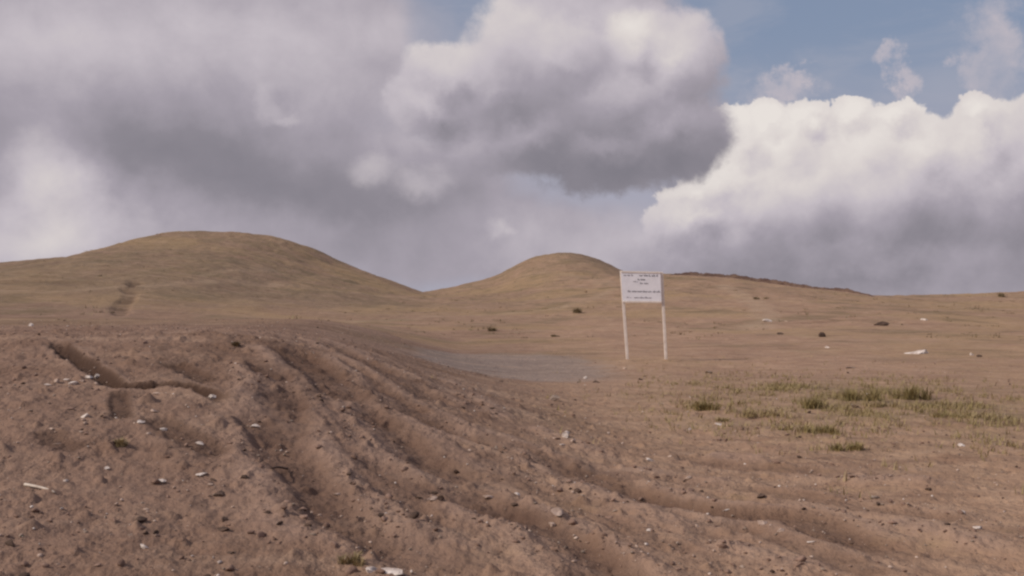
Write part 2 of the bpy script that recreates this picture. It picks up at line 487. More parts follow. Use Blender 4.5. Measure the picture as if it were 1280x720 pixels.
def ridge_bank():
    """low bank of dark dug earth lying along the ridge right of the sign"""
    ctrl = [(838, 0), (870, 0), (905, 0), (950, 0), (1000, 0), (1050, 0), (1088, 0)]
    n = 150; V = []; Fc = []
    for i in range(n):
        u = i / (n - 1)
        px = 838 + u * 262
        yb = YR - 2.5 - 16.0 * u * u
        x = (px - 640) / F * yb
        jit = 0.25 * float(perlin(np.array([u * 25]), np.array([.5]))[0])
        taper = min(1, u * 12 + .3) * min(1, (1 - u) * 7)
        hgt = (0.24 + 0.14 * math.sin(min(1, u * 1.15) * math.pi)) * taper * (1 + jit)
        for (dy, k) in ((-.9, -.3), (-.55, .35), (-.2, .9), (.1, 1.0), (.5, .55), (1.0, -.3)):
            yy = yb + dy
            V.append((x, yy, gz_at(x, yy) + hgt * k + .05 * taper * random.uniform(-1, 1) * (k > 0)))
    for i in range(n - 1):
        for j in range(5):
            a = i * 6 + j; Fc.append((a, a + 6, a + 7, a + 1))
    me = poly_mesh('earth_bank', V, Fc, True); me.materials.append(M_earth)
    o = bpy.data.objects.new('earth_bank', me); col.objects.link(o); o['kind'] = 'structure'


ridge_bank()


# ------------------------------------------------------------------ stones
def pale(c1, c2):
    def f(t, b):
        P = t.obj()
        n = t.noise(P, 7, 5, .6)
        t.put(b.inputs['Base Color'], t.mix(t.mapr(n, .35, .68), c1, c2))
        bp = t.new('ShaderNodeBump'); bp.inputs['Strength'].default_value = .5; bp.inputs['Distance'].default_value = .02
        t.put(bp.inputs['Height'], t.noise(P, 22, 4, .6)); t.put(b.inputs['Normal'], bp.outputs[0])
    return f


M_white = material('chalky_white_stone', pale((.42, .34, .30), (.74, .66, .60)))
M_grey = material('grey_brown_stone', pale((.20, .15, .12), (.34, .26, .21)))
M_pink = material('pinkish_pale_stone', pale((.34, .24, .19), (.52, .40, .33)))
M_dark = material('dark_damp_clod', pale((.062, .039, .029), (.125, .080, .060)))
M_brick = material('dull_red_rubble', pale((.22, .085, .06), (.33, .15, .11)))


def ico(sub=2):
    import bmesh
    bm = bmesh.new(); bmesh.ops.create_icosphere(bm, subdivisions=sub, radius=1)
    V = np.array([v.co[:] for v in bm.verts]); Fc = [[v.index for v in f.verts] for f in bm.faces]
    bm.free(); return V, Fc


ICO2 = ico(2); ICO3 = ico(3); ICO1 = ico(1)


def stone_verts(base, seed, sx, sy, sz, ang=.55):
    r = np.random.default_rng(seed)
    V = base[0].copy()
    # chop with random planes for an angular broken outline, then roughen
    for _ in range(15):
        n = r.normal(size=3); n /= np.linalg.norm(n)
        d = 1 - ang * (0.35 + r.random())
        h = V @ n - d
        V = V - np.outer(np.maximum(h, 0), n) * .92
    V *= (1 + .07 * r.normal(size=(len(V), 1)))
    return V * np.array([sx, sy, sz])


def rock(name, px, py, size, mat, label, cat, group=None, aspect=(1, .8, .6), seed=None, sink=.42, rot=None, tilt=.2):
    """one stone whose width is given in photo pixels"""
    x, y, z = on_ground(px, py)
    s = 1.4 * size * y / F / 2
    seed = seed if seed is not None else int(px * 7 + py * 13)
    V = stone_verts(ICO3, seed, s * aspect[0], s * aspect[1], s * aspect[2])
    me = poly_mesh(name, V, ICO3[1], smooth=False); me.materials.append(mat)
    o = bpy.data.objects.new(name, me); col.objects.link(o)
    r = random.Random(seed)
    o.rotation_euler = (r.uniform(-tilt, tilt), r.uniform(-tilt, tilt), rot if rot is not None else r.uniform(-.5, .5))
    o.location = (x, y, z + s * aspect[2] * (1 - 2 * sink) * .8)
    return tag(o, label, cat, group)


P_ = 'pale stones scattered over the bare soil'
D_ = 'dark clods lying on the bare soil'
W_, G_, K_, T_, B_ = M_white, M_grey, M_pink, M_dark, M_brick
FLAT, LONG, LUMP = (1, .7, .38), (1, .35, .22), (1, .85, .7)
ROCKS = [
    # px, py, width px, material, aspect, kind, label
    (40, 407, 9, W_, LUMP, 'pale stone high on the far left edge of the earth bank, farthest left of all'),
    (62, 482, 11, W_, FLAT, 'flat pale piece at the left end of the rubble row below the gully'),
    (72, 478, 9, K_, LUMP, 'pinkish piece second from the left in the rubble row below the gully'),
    (83, 475, 10, W_, FLAT, 'pale piece third from the left in the rubble row below the gully'),
    (94, 480, 15, W_, FLAT, 'widest flat pale piece in the middle of the rubble row below the gully'),
    (104, 477, 8, K_, LUMP, 'small pinkish piece just right of the widest one in the rubble row'),
    (113, 473, 11, W_, FLAT, 'pale piece second from the right in the rubble row below the gully'),
    (124, 471, 10, W_, LUMP, 'brightest pale lump at the right end of the rubble row, touching the gully'),
    (121, 480, 7, K_, FLAT, 'small pale chip lying just in front of the right end of the rubble row'),
    (108, 522, 11, W_, LUMP, 'round bright white stone alone on bare soil below the rubble row'),
    (102, 540, 6, K_, FLAT, 'tiny pale chip straight below the round bright white stone'),
    (66, 537, 12, K_, LONG, 'thin pale sliver left of the round bright white stone'),
    (73, 555, 12, K_, LONG, 'thin pinkish sliver above the white stick at the lower left'),
    (135, 586, 8, W_, LUMP, 'small white stone just below the yellow weed on the left bank'),
    (203, 602, 11, W_, FLAT, 'flat white stone midway between the yellow weed and the dark clods'),
    (182, 685, 15, W_, FLAT, 'flat white stone with a chipped end near the bottom edge at the left'),
    (52, 695, 10, K_, LUMP, 'pinkish stone in the bottom left corner of the bank'),
    (193, 515, 15, K_, FLAT, 'pinkish slab piece on the upper side of the broken heap in the gully bend'),
    (178, 528, 12, W_, FLAT, 'white chip on the left side of the broken heap below the gully'),
    (205, 538, 14, W_, FLAT, 'brightest white slab piece on the lower right of the broken heap below the gully'),
    (196, 492, 14, K_, FLAT, 'thin flat pinkish stone lying right under the bend of the gully'),
    (268, 497, 9, W_, LUMP, 'pale lump at the right end of the gully'),
    (318, 533, 14, W_, FLAT, 'flat pale stone on the smooth rise between gully and wide rut'),
    (252, 556, 13, W_, FLAT, 'leaning white stone above the dark clods, nearest the broken heap'),
    (252, 593, 13, W_, FLAT, 'white stone at the upper left edge of the dark clods'),
    (264, 606, 8, K_, LUMP, 'small pinkish lump between white stone and largest dark clod'),
    (297, 432, 11, W_, FLAT, 'pale stone on the crest of the bank beside a dark scrub clump'),
    (422, 618, 10, K_, FLAT, 'flat pinkish stone on the ridge between the two deepest ruts'),
    (691, 500, 15, G_, LUMP, 'grey rounded stone standing alone left of the sign, beyond the ruts'),
    (706, 546, 13, W_, LUMP, 'tallest white piece of the small rubble cluster below the grey stone'),
    (694, 549, 12, K_, FLAT, 'flat pinkish piece on the left of the small rubble cluster mid frame'),
    (717, 551, 9, K_, LUMP, 'little pinkish piece on the right of the small rubble cluster mid frame'),
    (703, 556, 8, W_, FLAT, 'white chip in front of the small rubble cluster mid frame'),
    (647, 618, 8, W_, LUMP, 'small white stone right of the dark clod pair in the foreground'),
    (612, 622, 14, K_, FLAT, 'broad pinkish stone between dark clod pair and small white stone'),
    (700, 641, 17, K_, LUMP, 'big pale pinkish lump on the soil in the centre foreground'),
    (691, 657, 11, K_, FLAT, 'flatter pinkish stone just below the big pale lump, centre foreground'),
    (463, 714, 26, W_, FLAT, 'left half of the broken pale slab at the bottom edge'),
    (490, 714, 24, W_, FLAT, 'right half of the broken pale slab at the bottom edge'),
    (812, 663, 8, W_, LUMP, 'bright white pebble in the lower centre right of the big pale lump'),
    (870, 657, 9, K_, LUMP, 'pinkish pebble right of the bright white pebble in the lower centre'),
    (860, 537, 6, W_, LUMP, 'tiny white stone on bare soil just left of the dry grass patch'),
    (811, 575, 14, W_, FLAT, 'flat white stone straight below the sign posts, past the ruts'),
    (837, 571, 7, K_, FLAT, 'small pinkish chip right of the flat white stone under the sign'),
    (860, 597, 13, K_, FLAT, 'broad pinkish stone lying below the small chip, right of centre'),
    (1200, 557, 11, W_, LUMP, 'white upright stone on the smooth soil at the far right'),
    (1201, 640, 6, W_, LUMP, 'tiny white pebble low on the far right'),
    (907, 637, 11, W_, LONG, 'narrow pale sliver beside the shallow track, right of centre'),
    (950, 621, 13, T_, LUMP, 'dark clod on the shallow track, right of centre'),
    (1012, 677, 17, W_, LONG, 'long pale sliver near the bottom, right of centre'),
    (952, 655, 20, K_, FLAT, 'widest pinkish flat stone on the right foreground'),
    (974, 663, 13, K_, FLAT, 'pinkish stone touching the widest flat one on its lower right'),
    (1220, 660, 15, W_, FLAT, 'flat pale stone by the right edge of the foreground'),
    (959, 402, 12, W_, FLAT, 'white stone on the far slope right of the sign'),
    (983, 402, 6, K_, FLAT, 'tiny pinkish stone right of the white one on the far slope'),
    (1155, 400, 10, W_, FLAT, 'white stone farthest up the right slope, below the skyline'),
    (1147, 442, 30, W_, LONG, 'long low pale stone lying on the right slope above the grass'),
    (1214, 444, 9, W_, LUMP, 'white stone at the right end of the slope above the grass'),
    (1223, 446, 9, T_, LUMP, 'dark lump touching the white stone at the right end of the slope'),
    (1034, 435, 5, W_, LUMP, 'tiny white stone midway up the right slope'),
    (1062, 460, 17, G_, LONG, 'low grey brown sliver on the soil above the grass patch'),
    (1101, 407, 20, T_, FLAT, 'largest dark lump on the far right slope'),
    (1029, 421, 13, T_, LUMP, 'dark rounded lump in the middle of the far right slope'),
    (974, 418, 11, T_, FLAT, 'small dark lump below the white stone on the far slope'),
    (898, 531, 9, W_, FLAT, 'flat white chip at the left foot of the dry grass patch'),
    (1084, 493, 7, W_, FLAT, 'white chip lying among the green grass tufts'),
    (1066, 509, 9, T_, LUMP, 'dark lump at the foot of the grass tufts'),
    (745, 478, 11, T_, FLAT, 'dark flat clod left of the sign foot'),
    (801, 475, 9, T_, FLAT, 'dark flat clod between the two sign posts, in front of them'),
    (730, 473, 6, W_, LUMP, 'small white stone left of the sign foot, above a dark clod'),
    (781, 461, 6, K_, LUMP, 'small pinkish stone in front of the left sign post'),
    (627, 477, 7, T_, FLAT, 'small dark clod on the grey silt flat behind the bank'),
    (886, 466, 13, G_, FLAT, 'grey brown stone on the slope right of the sign foot'),
    (277, 618, 17, T_, LUMP, 'largest clod of the dark cluster on the lower left bank'),
    (268, 600, 8, T_, LUMP, 'small dark clod at the top of the dark cluster, beside a white stone'),
    (282, 650, 11, T_, LUMP, 'dark clod in the middle of the dark cluster on the lower left bank'),
    (280, 662, 16, T_, FLAT, 'flat dark clod just below the middle one of the dark cluster'),
    (307, 598, 12, T_, FLAT, 'flat dark clod at the upper right of the dark cluster'),
    (335, 641, 10, T_, LUMP, 'dark clod at the right of the cluster, beside the left deep rut'),
    (350, 655, 10, T_, LUMP, 'rightmost dark clod of the cluster, on the lip of the rut'),
    (330, 668, 9, T_, FLAT, 'dark clod at the lower right of the dark cluster'),
    (290, 691, 10, T_, FLAT, 'lowest dark clod of the cluster on the left bank'),
    (524, 622, 15, T_, LONG, 'long thin dark clod at the left of the pair in the foreground'),
    (543, 617, 11, T_, FLAT, 'dark flat clod resting behind the pale chunk in the foreground ruts'),
    (553, 627, 10, T_, LUMP, 'round dark clod right of the pale chunk in the foreground ruts'),
    (541, 625, 13, K_, LUMP, 'pale chunk between the three dark clods in the foreground ruts'),
    (571, 591, 10, T_, LUMP, 'dark clod in the deepest rut above the pale chunk'),
    (620, 560, 8, G_, LUMP, 'grey stone on the ridge between ruts, mid frame'),
    (768, 640, 10, G_, FLAT, 'flat grey brown stone in the lower centre, above the bright pebble'),
    (1090, 622, 12, G_, FLAT, 'flat grey brown stone on the smooth soil at lower right'),
    (1160, 612, 9, T_, FLAT, 'small dark clod on the soil at right, below the upright white stone'),
    (760, 541, 9, K_, FLAT, 'pinkish chip between rubble cluster and the sign'),
]
for px, py, wpx, mat, asp, lab in ROCKS:
    dark = mat is T_
    rock('clod' if dark else 'stone', px, py, wpx, mat, lab, 'clod' if dark else 'stone', D_ if dark else P_, asp)

# white stick at the lower left
def stick(name, a, b, rad, mat, label):
    A = Vector(on_ground(*a)) + Vector((0, 0, rad)); B = Vector(on_ground(*b)) + Vector((0, 0, rad * 1.2))
    n = 9; V = []; Fc = []
    ax = (B - A).normalized(); s1 = ax.cross(Vector((0, 0, 1))).normalized(); s2 = s1.cross(ax)
    for i in range(n):
        u = i / (n - 1)
        c = A.lerp(B, u) + s2 * (0.012 * math.sin(u * 3.0)) + s1 * (0.010 * math.sin(u * 5))
        r = rad * (1 - .35 * u)
        for k in range(7):
            t = 2 * math.pi * k / 7
            V.append(c + (s1 * math.cos(t) + s2 * math.sin(t)) * r - A)
    for i in range(n - 1):
        for k in range(7):
            Fc.append((i * 7 + k, i * 7 + (k + 1) % 7, (i + 1) * 7 + (k + 1) % 7, (i + 1) * 7 + k))
    Fc += [tuple(range(6, -1, -1)), tuple(range((n - 1) * 7, n * 7))]
    me = poly_mesh(name, V, Fc, True); me.materials.append(mat)
    o = bpy.data.objects.new(name, me); col.objects.link(o); o.location = A
    return tag(o, label, 'stick')


M_wood = material('weathered_stick_wood', pale((.40, .33, .27), (.62, .54, .46)))
stick('stick', (33, 607), (69, 618), .011, M_wood, 'thin pale stick lying on bare soil at the lower left edge')
stick('stick', (360, 588), (338, 587), .010, T_, 'short dark stick lying across the left side of the wide rut')

# ------------------------------------------------------------------ grass
def leafmat(c1, c2):
    def f(t, b):
        P = t.obj(); n = t.noise(P, 9, 3, .6)
        rnd = t.new('ShaderNodeNewGeometry').outputs['Random Per Island']
        c = t.mix(t.mapr(n, .3, .7), c1, c2)
        c = t.mix(t.math('MULTIPLY', t.mapr(rnd, .55, 1.0), .55), c, (.30, .24, .12))
        t.put(b.inputs['Base Color'], c); b.inputs['Roughness'].default_value = .7
    return f


M_green = material('olive_grass_blades', leafmat((.19, .152, .062), (.31, .235, .105)))
M_dry = material('straw_grass_blades', leafmat((.25, .19, .095), (.37, .28, .15)))
M_scrub = material('grey_green_scrub', leafmat((.15, .115, .066), (.24, .18, .105)))


def blade(V, Fc, x, y, z, h, w_, lean, th, segs=3):
    dx, dy = math.cos(th), math.sin(th)
    b0 = len(V)
    for i in range(segs):
        u = i / segs
        ww = w_ * (1 - u * .8) / 2
        o = lean * u * u * h
        px_, py_, pz_ = x + dx * o, y + dy * o, z + h * u * (1 - .25 * lean * u)
        V.append((px_ - dy * ww, py_ + dx * ww, pz_)); V.append((px_ + dy * ww, py_ - dx * ww, pz_))
    o = lean * h
    V.append((x + dx * o, y + dy * o, z + h * (1 - .25 * lean)))
    for i in range(segs - 1):
        Fc.append((b0 + 2 * i, b0 + 2 * i + 1, b0 + 2 * i + 3, b0 + 2 * i + 2))
    Fc.append((b0 + 2 * segs - 2, b0 + 2 * segs - 1, b0 + 2 * segs))


def tuft(name, px, py, wpx, hpx, n, mat, label, cat, group=None, seed=0, lean=.6):
    x0, y0, z0 = on_ground(px, py)
    wd, h = wpx * y0 / F, hpx * y0 / F
    r = random.Random(int(px * 3 + py) + seed); V = []; Fc = []
    cl = [(r.uniform(-.42, .42) * wd, r.uniform(-.25, .25) * wd, r.uniform(.55, 1.1)) for _ in range(max(3, int(wpx / 7)))]
    for _ in range(n):
        cx, cy, k = r.choice(cl)
        dx = cx + r.gauss(0, .085) * wd; dy = cy + r.gauss(0, .085) * wd
        hh = h * k * r.uniform(.45, 1.1)
        th = math.atan2(dy - cy, dx - cx) + r.gauss(0, .7)
        blade(V, Fc, dx, dy, gz_fast(x0 + dx, y0 + dy, z0) - .01, hh, r.uniform(.006, .014) * (1 + y0 / 40), lean * r.uniform(.2, 1.5), th)
    me = poly_mesh(name, V, Fc); me.materials.append(mat)
    o = bpy.data.objects.new(name, me); col.objects.link(o); o.location = (x0, y0, z0)
    return tag(o, label, cat, group)


def gz_fast(x, y, z0):
    return 0.0


GG = 'grass tufts on the flat right of the sign'
for t in [
    (1137, 499, 50, 24, 420, M_green, 'darkest and tallest green grass tuft, at the right of the grass row'),
    (1078, 500, 46, 20, 300, M_green, 'bright green grass tuft with a white chip beside it, left of the darkest tuft'),
    (1010, 510, 44, 24, 300, M_green, 'upright green grass tuft in the middle of the grass row'),
    (948, 520, 64, 16, 260, M_dry, 'wide straw coloured grass tuft left of the upright green tuft'),
    (884, 512, 34, 17, 260, M_green, 'dark green grass tuft at the left end of the grass row'),
    (898, 527, 26, 11, 120, M_dry, 'small straw coloured tuft just below the left end of the grass row'),
    (1018, 541, 60, 15, 330, M_green, 'low spreading green tuft in front of the grass row'),
    (1056, 561, 46, 13, 260, M_green, 'lowest green grass tuft, nearest the camera on the right flat'),
    (1188, 521, 48, 11, 180, M_green, 'low faded tuft at the right end of the grass row'),
    (978, 536, 34, 9, 100, M_dry, 'thin straw tuft left of the low spreading green one'),
    (1105, 508, 40, 12, 160, M_dry, 'straw tuft between bright green and darkest tufts'),
]:
    tuft('grass_tuft', *t[:6], t[6], 'grass', GG)
tuft('weed', 155, 556, 26, 14, 190, M_dry, 'yellowed weed clump growing below the broken heap on the left bank', 'weed')
tuft('weed', 441, 703, 34, 18, 150, M_dry, 'faded yellow weed on the soil above the pale slab at bottom', 'weed')
SG = 'scrub clumps on the slopes below the skyline'
for t in [
    (297, 433, 16, 9, 90, 'dark scrub clump on the bank crest beside a pale stone'),
    (618, 414, 22, 8, 120, 'round scrub clump on the flat below the saddle between hills'),
    (727, 391, 24, 9, 120, 'scrub clump on the foot of the middle hill, left of the sign'),
    (692, 421, 18, 5, 80, 'low scrub clump on the flat left of the sign posts'),
    (1250, 371, 18, 7, 90, 'scrub clump breaking the skyline at the far right'),
    (950, 374, 20, 5, 80, 'low scrub clump just under the dark earth bank, right of the sign'),
]:
    tuft('scrub_clump', t[0], t[1], t[2] * .8, t[3], t[4] * 2, M_scrub, t[5], 'scrub', SG, lean=.8)


def scatter_grass():
    V = []; Fc = []
    r = np.random.default_rng(11)
    n = 90000
    x = r.uniform(-4, 17, n); y = 9 + 27 * r.random(n) ** .8
    d = 1.6 * np.exp(-(((x - 6.0) / 3.2) ** 2 + ((y - 19.5) / 5.0) ** 2)) + .10 * np.exp(-(((x - 5) / 6) ** 2 + ((y - 20) / 9) ** 2))
    d = d * (.06 + .94 * sstep(-.1, .4, fbm(x / 1.3 + 50, y / 1.8, 3))) * (.06 + .94 * sstep(1.5, 3.6, x - .12 * (y - 20)))
    k = r.random(n) < d
    x, y = x[k], y[k]
    z = ground_h(x, y)
    rr = random.Random(5)
    for X, Y, Z in zip(x, y, z):
        for _ in range(rr.randint(2, 5)):
            blade(V, Fc, X + rr.gauss(0, .03), Y + rr.gauss(0, .03), Z - .01, rr.uniform(.04, .15), rr.uniform(.008, .018), rr.uniform(.2, 1.1), rr.uniform(0, 6.28), 2)
    me = poly_mesh('grass', V, Fc); me.materials.append(M_dry); me.materials.append(M_green)
    isl = np.random.default_rng(2).random(len(me.polygons) // 2 + 1) < .45
    me.polygons.foreach_set('material_index', np.repeat(isl, 2)[:len(me.polygons)].astype(np.int32))
    o = bpy.data.objects.new('grass', me); col.objects.link(o)
    tag(o, 'sparse short grass thinly covering the flat right of the sign', 'grass', kind='stuff')


def scatter_scrub():
    V = []; Fc = []
    r = np.random.default_rng(12)
    n = 7000
    y = 45 + 135 * r.random(n); x = (r.uniform(-.75, .75, n)) * y
    k = r.random(n) < sstep(-.15, .45, fbm(x / 7 + 20, y / 9, 4)) * .75
    x, y = x[k], y[k]; z = ground_h(x, y)
    rr = random.Random(6)
    for X, Y, Z in zip(x, y, z):
        s = rr.uniform(.06, .18) * (1 + (rr.random() < .08) * 1.0)
        for _ in range(9):
            blade(V, Fc, X + rr.gauss(0, .7) * s, Y + rr.gauss(0, .7) * s, Z - .02, s * rr.uniform(.5, 1.2), .05, rr.uniform(.3, 1.3), rr.uniform(0, 6.28), 1)
    me = poly_mesh('hill_grass', V, Fc); me.materials.append(M_scrub)
    o = bpy.data.objects.new('hill_grass', me); col.objects.link(o)
    tag(o, 'short olive grass and herbs dotted all over the hills', 'grass', kind='stuff')


def scatter_gravel(name, n, smin, smax, base, mats, probs, label, seed, bias=0.):
    r = np.random.default_rng(seed)
    y = 4.6 + 34 * r.random(n * 6) ** 1.7
    x = r.uniform(-.62, .62, n * 6) * y
    k = r.random(n * 6) < (0.25 + 0.75 * sstep(-.1, .4, fbm(x / 1.3 + 33, y / 1.6, 3)))
    x, y = x[k], y[k]
    z, cut, berm, damp = ground_h(x, y, True)
    k = r.random(len(x)) < (1 - bias) + bias * np.clip(berm * 30 + cut * 4, 0.04, 1)
    x, y, z = x[k][:n], y[k][:n], z[k][:n]
    sz = smin * (smax / smin) ** (r.random(len(x)) ** 2.6)
    proto = [stone_verts(base, 100 + i, 1, .85, .62) for i in range(14)]
    Fb = np.array(base[1]); nv = len(base[0]); V = []; mi = []
    for i in range(len(x)):
        p = proto[i % 14]; a = r.uniform(0, 6.28); c_, s_ = math.cos(a), math.sin(a)
        q = np.stack([p[:, 0] * c_ - p[:, 1] * s_, p[:, 0] * s_ + p[:, 1] * c_, p[:, 2]], 1) * sz[i]
        V.append(q + np.array([x[i], y[i], z[i] + .25 * sz[i]]))
    V = np.concatenate(V); Fa = np.concatenate([Fb + i * nv for i in range(len(x))])
    me = bpy.data.meshes.new(name)
    me.vertices.add(len(V)); me.vertices.foreach_set('co', V.astype(np.float32).ravel())
    me.loops.add(Fa.size); me.loops.foreach_set('vertex_index', Fa.astype(np.int32).ravel())
    me.polygons.add(len(Fa)); me.polygons.foreach_set('loop_start', np.arange(0, Fa.size, 3, dtype=np.int32))
    me.polygons.foreach_set('loop_total', np.full(len(Fa), 3, dtype=np.int32))
    m = r.choice(len(mats), size=len(x), p=probs)
    me.update(); me.validate()
    for q in mats: me.materials.append(q)
    me.polygons.foreach_set('material_index', np.repeat(m, len(Fb)).astype(np.int32))
    o = bpy.data.objects.new(name, me); col.objects.link(o)
    tag(o, label, 'gravel' if 'gravel' in name else 'crumbs', kind='stuff')


M_crumb = material('soil_crumb', pale((.17, .105, .078), (.27, .175, .135)))
scatter_grass(); scatter_scrub()
scatter_gravel('gravel', 8000, .005, .026, ICO2, [M_crumb, M_grey, K_, T_], [.58, .22, .13, .07], 'fine gravel strewn over the bare soil in the foreground', 21)
scatter_gravel('soil_crumbs', 4200, .010, .055, ICO2, [M_crumb, T_], [.84, .16], 'loose crumbs of soil strewn over the bank and tracks', 22, .85)
scatter_gravel('pale_gravel', 7500, .006, .030, ICO1, [M_pink, M_grey, M_white], [.5, .28, .22], 'tiny pale stone chips strewn over the bare soil', 23, .15)

# ------------------------------------------------------------------ the sign
def paintmat(c1, c2, rough=.6):
    def f(t, b):
        P = t.obj()
        n = t.noise(P, 5, 5, .65); g = t.noise(P, 38, 3, .6)
        c = t.mix(t.mapr(n, .35, .75), c1, c2)
        c = t.mix(t.math('MULTIPLY', t.mapr(g, .60, .75), .35), c, (.33, .24, .19))
        t.put(b.inputs['Base Color'], c); b.inputs['Roughness'].default_value = rough
    return f


M_panel = material('weathered_white_panel', paintmat((.86, .84, .88), (.78, .76, .80)))
M_post = material('dusty_white_post', paintmat((.80, .71, .64), (.64, .54, .47)))
M_ink = material('faded_grey_lettering', paintmat((.17, .16, .19), (.30, .28, .31)))


def box_between(V, Fc, A, B, wx, wy):
    """square post from A (foot) to B (top)"""
    b = len(V)
    for Pn in (A, B):
        for sx, sy in ((-1, -1), (1, -1), (1, 1), (-1, 1)):
            V.append((Pn[0] + sx * wx / 2, Pn[1] + sy * wy / 2, Pn[2]))
    for f in ((0, 3, 2, 1), (4, 5, 6, 7), (0, 1, 5, 4), (1, 2, 6, 5), (2, 3, 7, 6), (3, 0, 4, 7)):
        Fc.append(tuple(b + i for i in f))


def bevelled(me, wdt):
    import bmesh
    bm = bmesh.new(); bm.from_mesh(me)
    bmesh.ops.bevel(bm, geom=bm.edges[:], offset=wdt, segments=2, affect='EDGES', profile=.5)
    bm.to_mesh(me); bm.free()


def sign():
    xf, yf, zf = on_ground(808, 451)
    def at(px, py):
        return ((px - 640) / F * yf - xf, 0.0, EYE + (HOR - py) / F * yf - zf)
    root = bpy.data.objects.new('sign_board', None); col.objects.link(root); root.location = (xf, yf, zf)
    tag(root, 'white notice board with faded grey lettering on two slim pale posts', 'sign')
    def part(name, me, mat, parent=root):
        me.materials.append(mat); o = bpy.data.objects.new(name, me); col.objects.link(o); o.parent = parent; return o
    feet = [(784.5, 453, 776.5, 338.5), (832.5, 452, 827, 340)]
    for fx, fy, tx, ty in feet:
        A = at(fx, fy); B = at(tx, ty)
        gzf = gz_at(xf + A[0], yf) - zf
        V = []; Fc = []
        d = (gzf - .25 - B[2]) / (A[2] - B[2])
        foot = (B[0] + (A[0] - B[0]) * d, 0, gzf - .25)
        box_between(V, Fc, foot, B, .082, .075)
        me = poly_mesh('post', V, Fc); bevelled(me, .008); part('post', me, M_post)
    # panel: slightly sheared with the leaning posts, in front of them
    c = [at(778, 376), at(826.5, 376.5), at(825.2, 342), at(776, 341)]
    V = [(p[0], -.045, p[2]) for p in c] + [(p[0], -.07, p[2]) for p in c]
    V = [(x * 1.0, y, z) for x, y, z in V]
    Fc = [(0, 1, 2, 3), (7, 6, 5, 4), (0, 4, 5, 1), (1, 5, 6, 2), (2, 6, 7, 3), (3, 7, 4, 0)]
    me = poly_mesh('panel', V, Fc); pan = part('panel', me, M_panel)
    for (a, b, dz) in ((c[0], c[1], -.03), (c[3], c[2], .03)):
        V = []; Fc = []; b0 = 0
        for Pn in (a, b):
            for sy, sz in ((-.082, -.028), (-.043, -.028), (-.043, .028), (-.082, .028)):
                V.append((Pn[0], sy, Pn[2] + sz + dz * .9))
        Fc = [(3, 2, 1, 0), (4, 5, 6, 7), (0, 1, 5, 4), (1, 2, 6, 5), (2, 3, 7, 6), (3, 0, 4, 7)]
        me = poly_mesh('rail', V, Fc); bevelled(me, .006); part('rail', me, M_post)
    # faded, unreadable lines of script: runs of small joined strokes (left, right, height in panel units)
    rows_ = [(.06, .30, .91, .050, .7), (.46, .93, .91, .055, 1.), (.41, .62, .765, .055, 1.), (.30, .42, .69, .035, .5), (.46, .68, .63, .045, .8),
             (.14, .98, .335, .045, 1.), (.30, .74, .115, .04, .6), (.10, .22, .12, .03, .4)]
    rr = random.Random(4)
    def pt(u, v):
        lo = [c[0][k] * (1 - u) + c[1][k] * u for k in (0, 2)]; hi = [c[3][k] * (1 - u) + c[2][k] * u for k in (0, 2)]
        return lo[0] * (1 - v) + hi[0] * v, lo[1] * (1 - v) + hi[1] * v
    def stroke(V, Fc, pts, th):
        b = len(V); n = len(pts)
        for yy in (-.0695, -.074):
            for (u, v), t in zip(pts, th):
                for s in (-1, 1):
                    x, z = pt(u, v + s * t / 2); V.append((x, yy, z))
        m = 2 * n
        for i in range(n - 1):
            a = b + 2 * i
            Fc.append((a + m, a + m + 2, a + m + 3, a + m + 1))
            Fc.append((a, a + m, a + m + 2, a + 2)[::-1]); Fc.append((a + 1, a + 3, a + m + 3, a + m + 1)[::-1])
        Fc.append((b, b + 1, b + m + 1, b + m)); e = b + 2 * (n - 1); Fc.append((e, e + m, e + m + 1, e + 1))
    for (u0, u1, v, hgt, dens) in rows_:
        u = u0; V = []; Fc = []
        while u < u1 - .01:
            L = min(rr.uniform(.05, .13), u1 - u)
            n = max(4, int(L / .012))
            pts = [(u + L * i / (n - 1), v + hgt * .35 * math.sin(i * 1.7 + rr.random()) * rr.uniform(.3, 1)) for i in range(n)]
            stroke(V, Fc, pts, [hgt * rr.uniform(.55, .95) * (.6 + .4 * dens) for _ in range(n)])
            if rr.random() < .5:
                q = u + L * rr.uniform(.2, .7)
                stroke(V, Fc, [(q, v + hgt * 1.0), (q + .012, v + hgt * 1.0)], [hgt * .35] * 2)
            if rr.random() < .4:
                q = u + L * rr.uniform(.1, .8)
                stroke(V, Fc, [(q, v + hgt * .5), (q + .008, v + hgt * .5)], [hgt * 1.2] * 2)
            u += L + rr.uniform(.012, .03)
        me = poly_mesh('text_line', V, Fc); part('text_line', me, M_ink, pan)


sign()


# ------------------------------------------------------------------ sun
SUN_AZ, SUN_EL = R(-110), R(38)         # measured from +Y towards +X: left of the camera, a little behind it
sd_ = Vector((math.sin(SUN_AZ) * math.cos(SUN_EL), math.cos(SUN_AZ) * math.cos(SUN_EL), math.sin(SUN_EL)))
sl = bpy.data.lights.new('sun', 'SUN'); sl.energy = 3.1; sl.angle = R(3.0); sl.color = (1, .93, .84)
so = bpy.data.objects.new('sun', sl); col.objects.link(so)
sl.color = (1, .90, .79)
so.rotation_euler = (-sd_).to_track_quat('-Z', 'Y').to_euler()

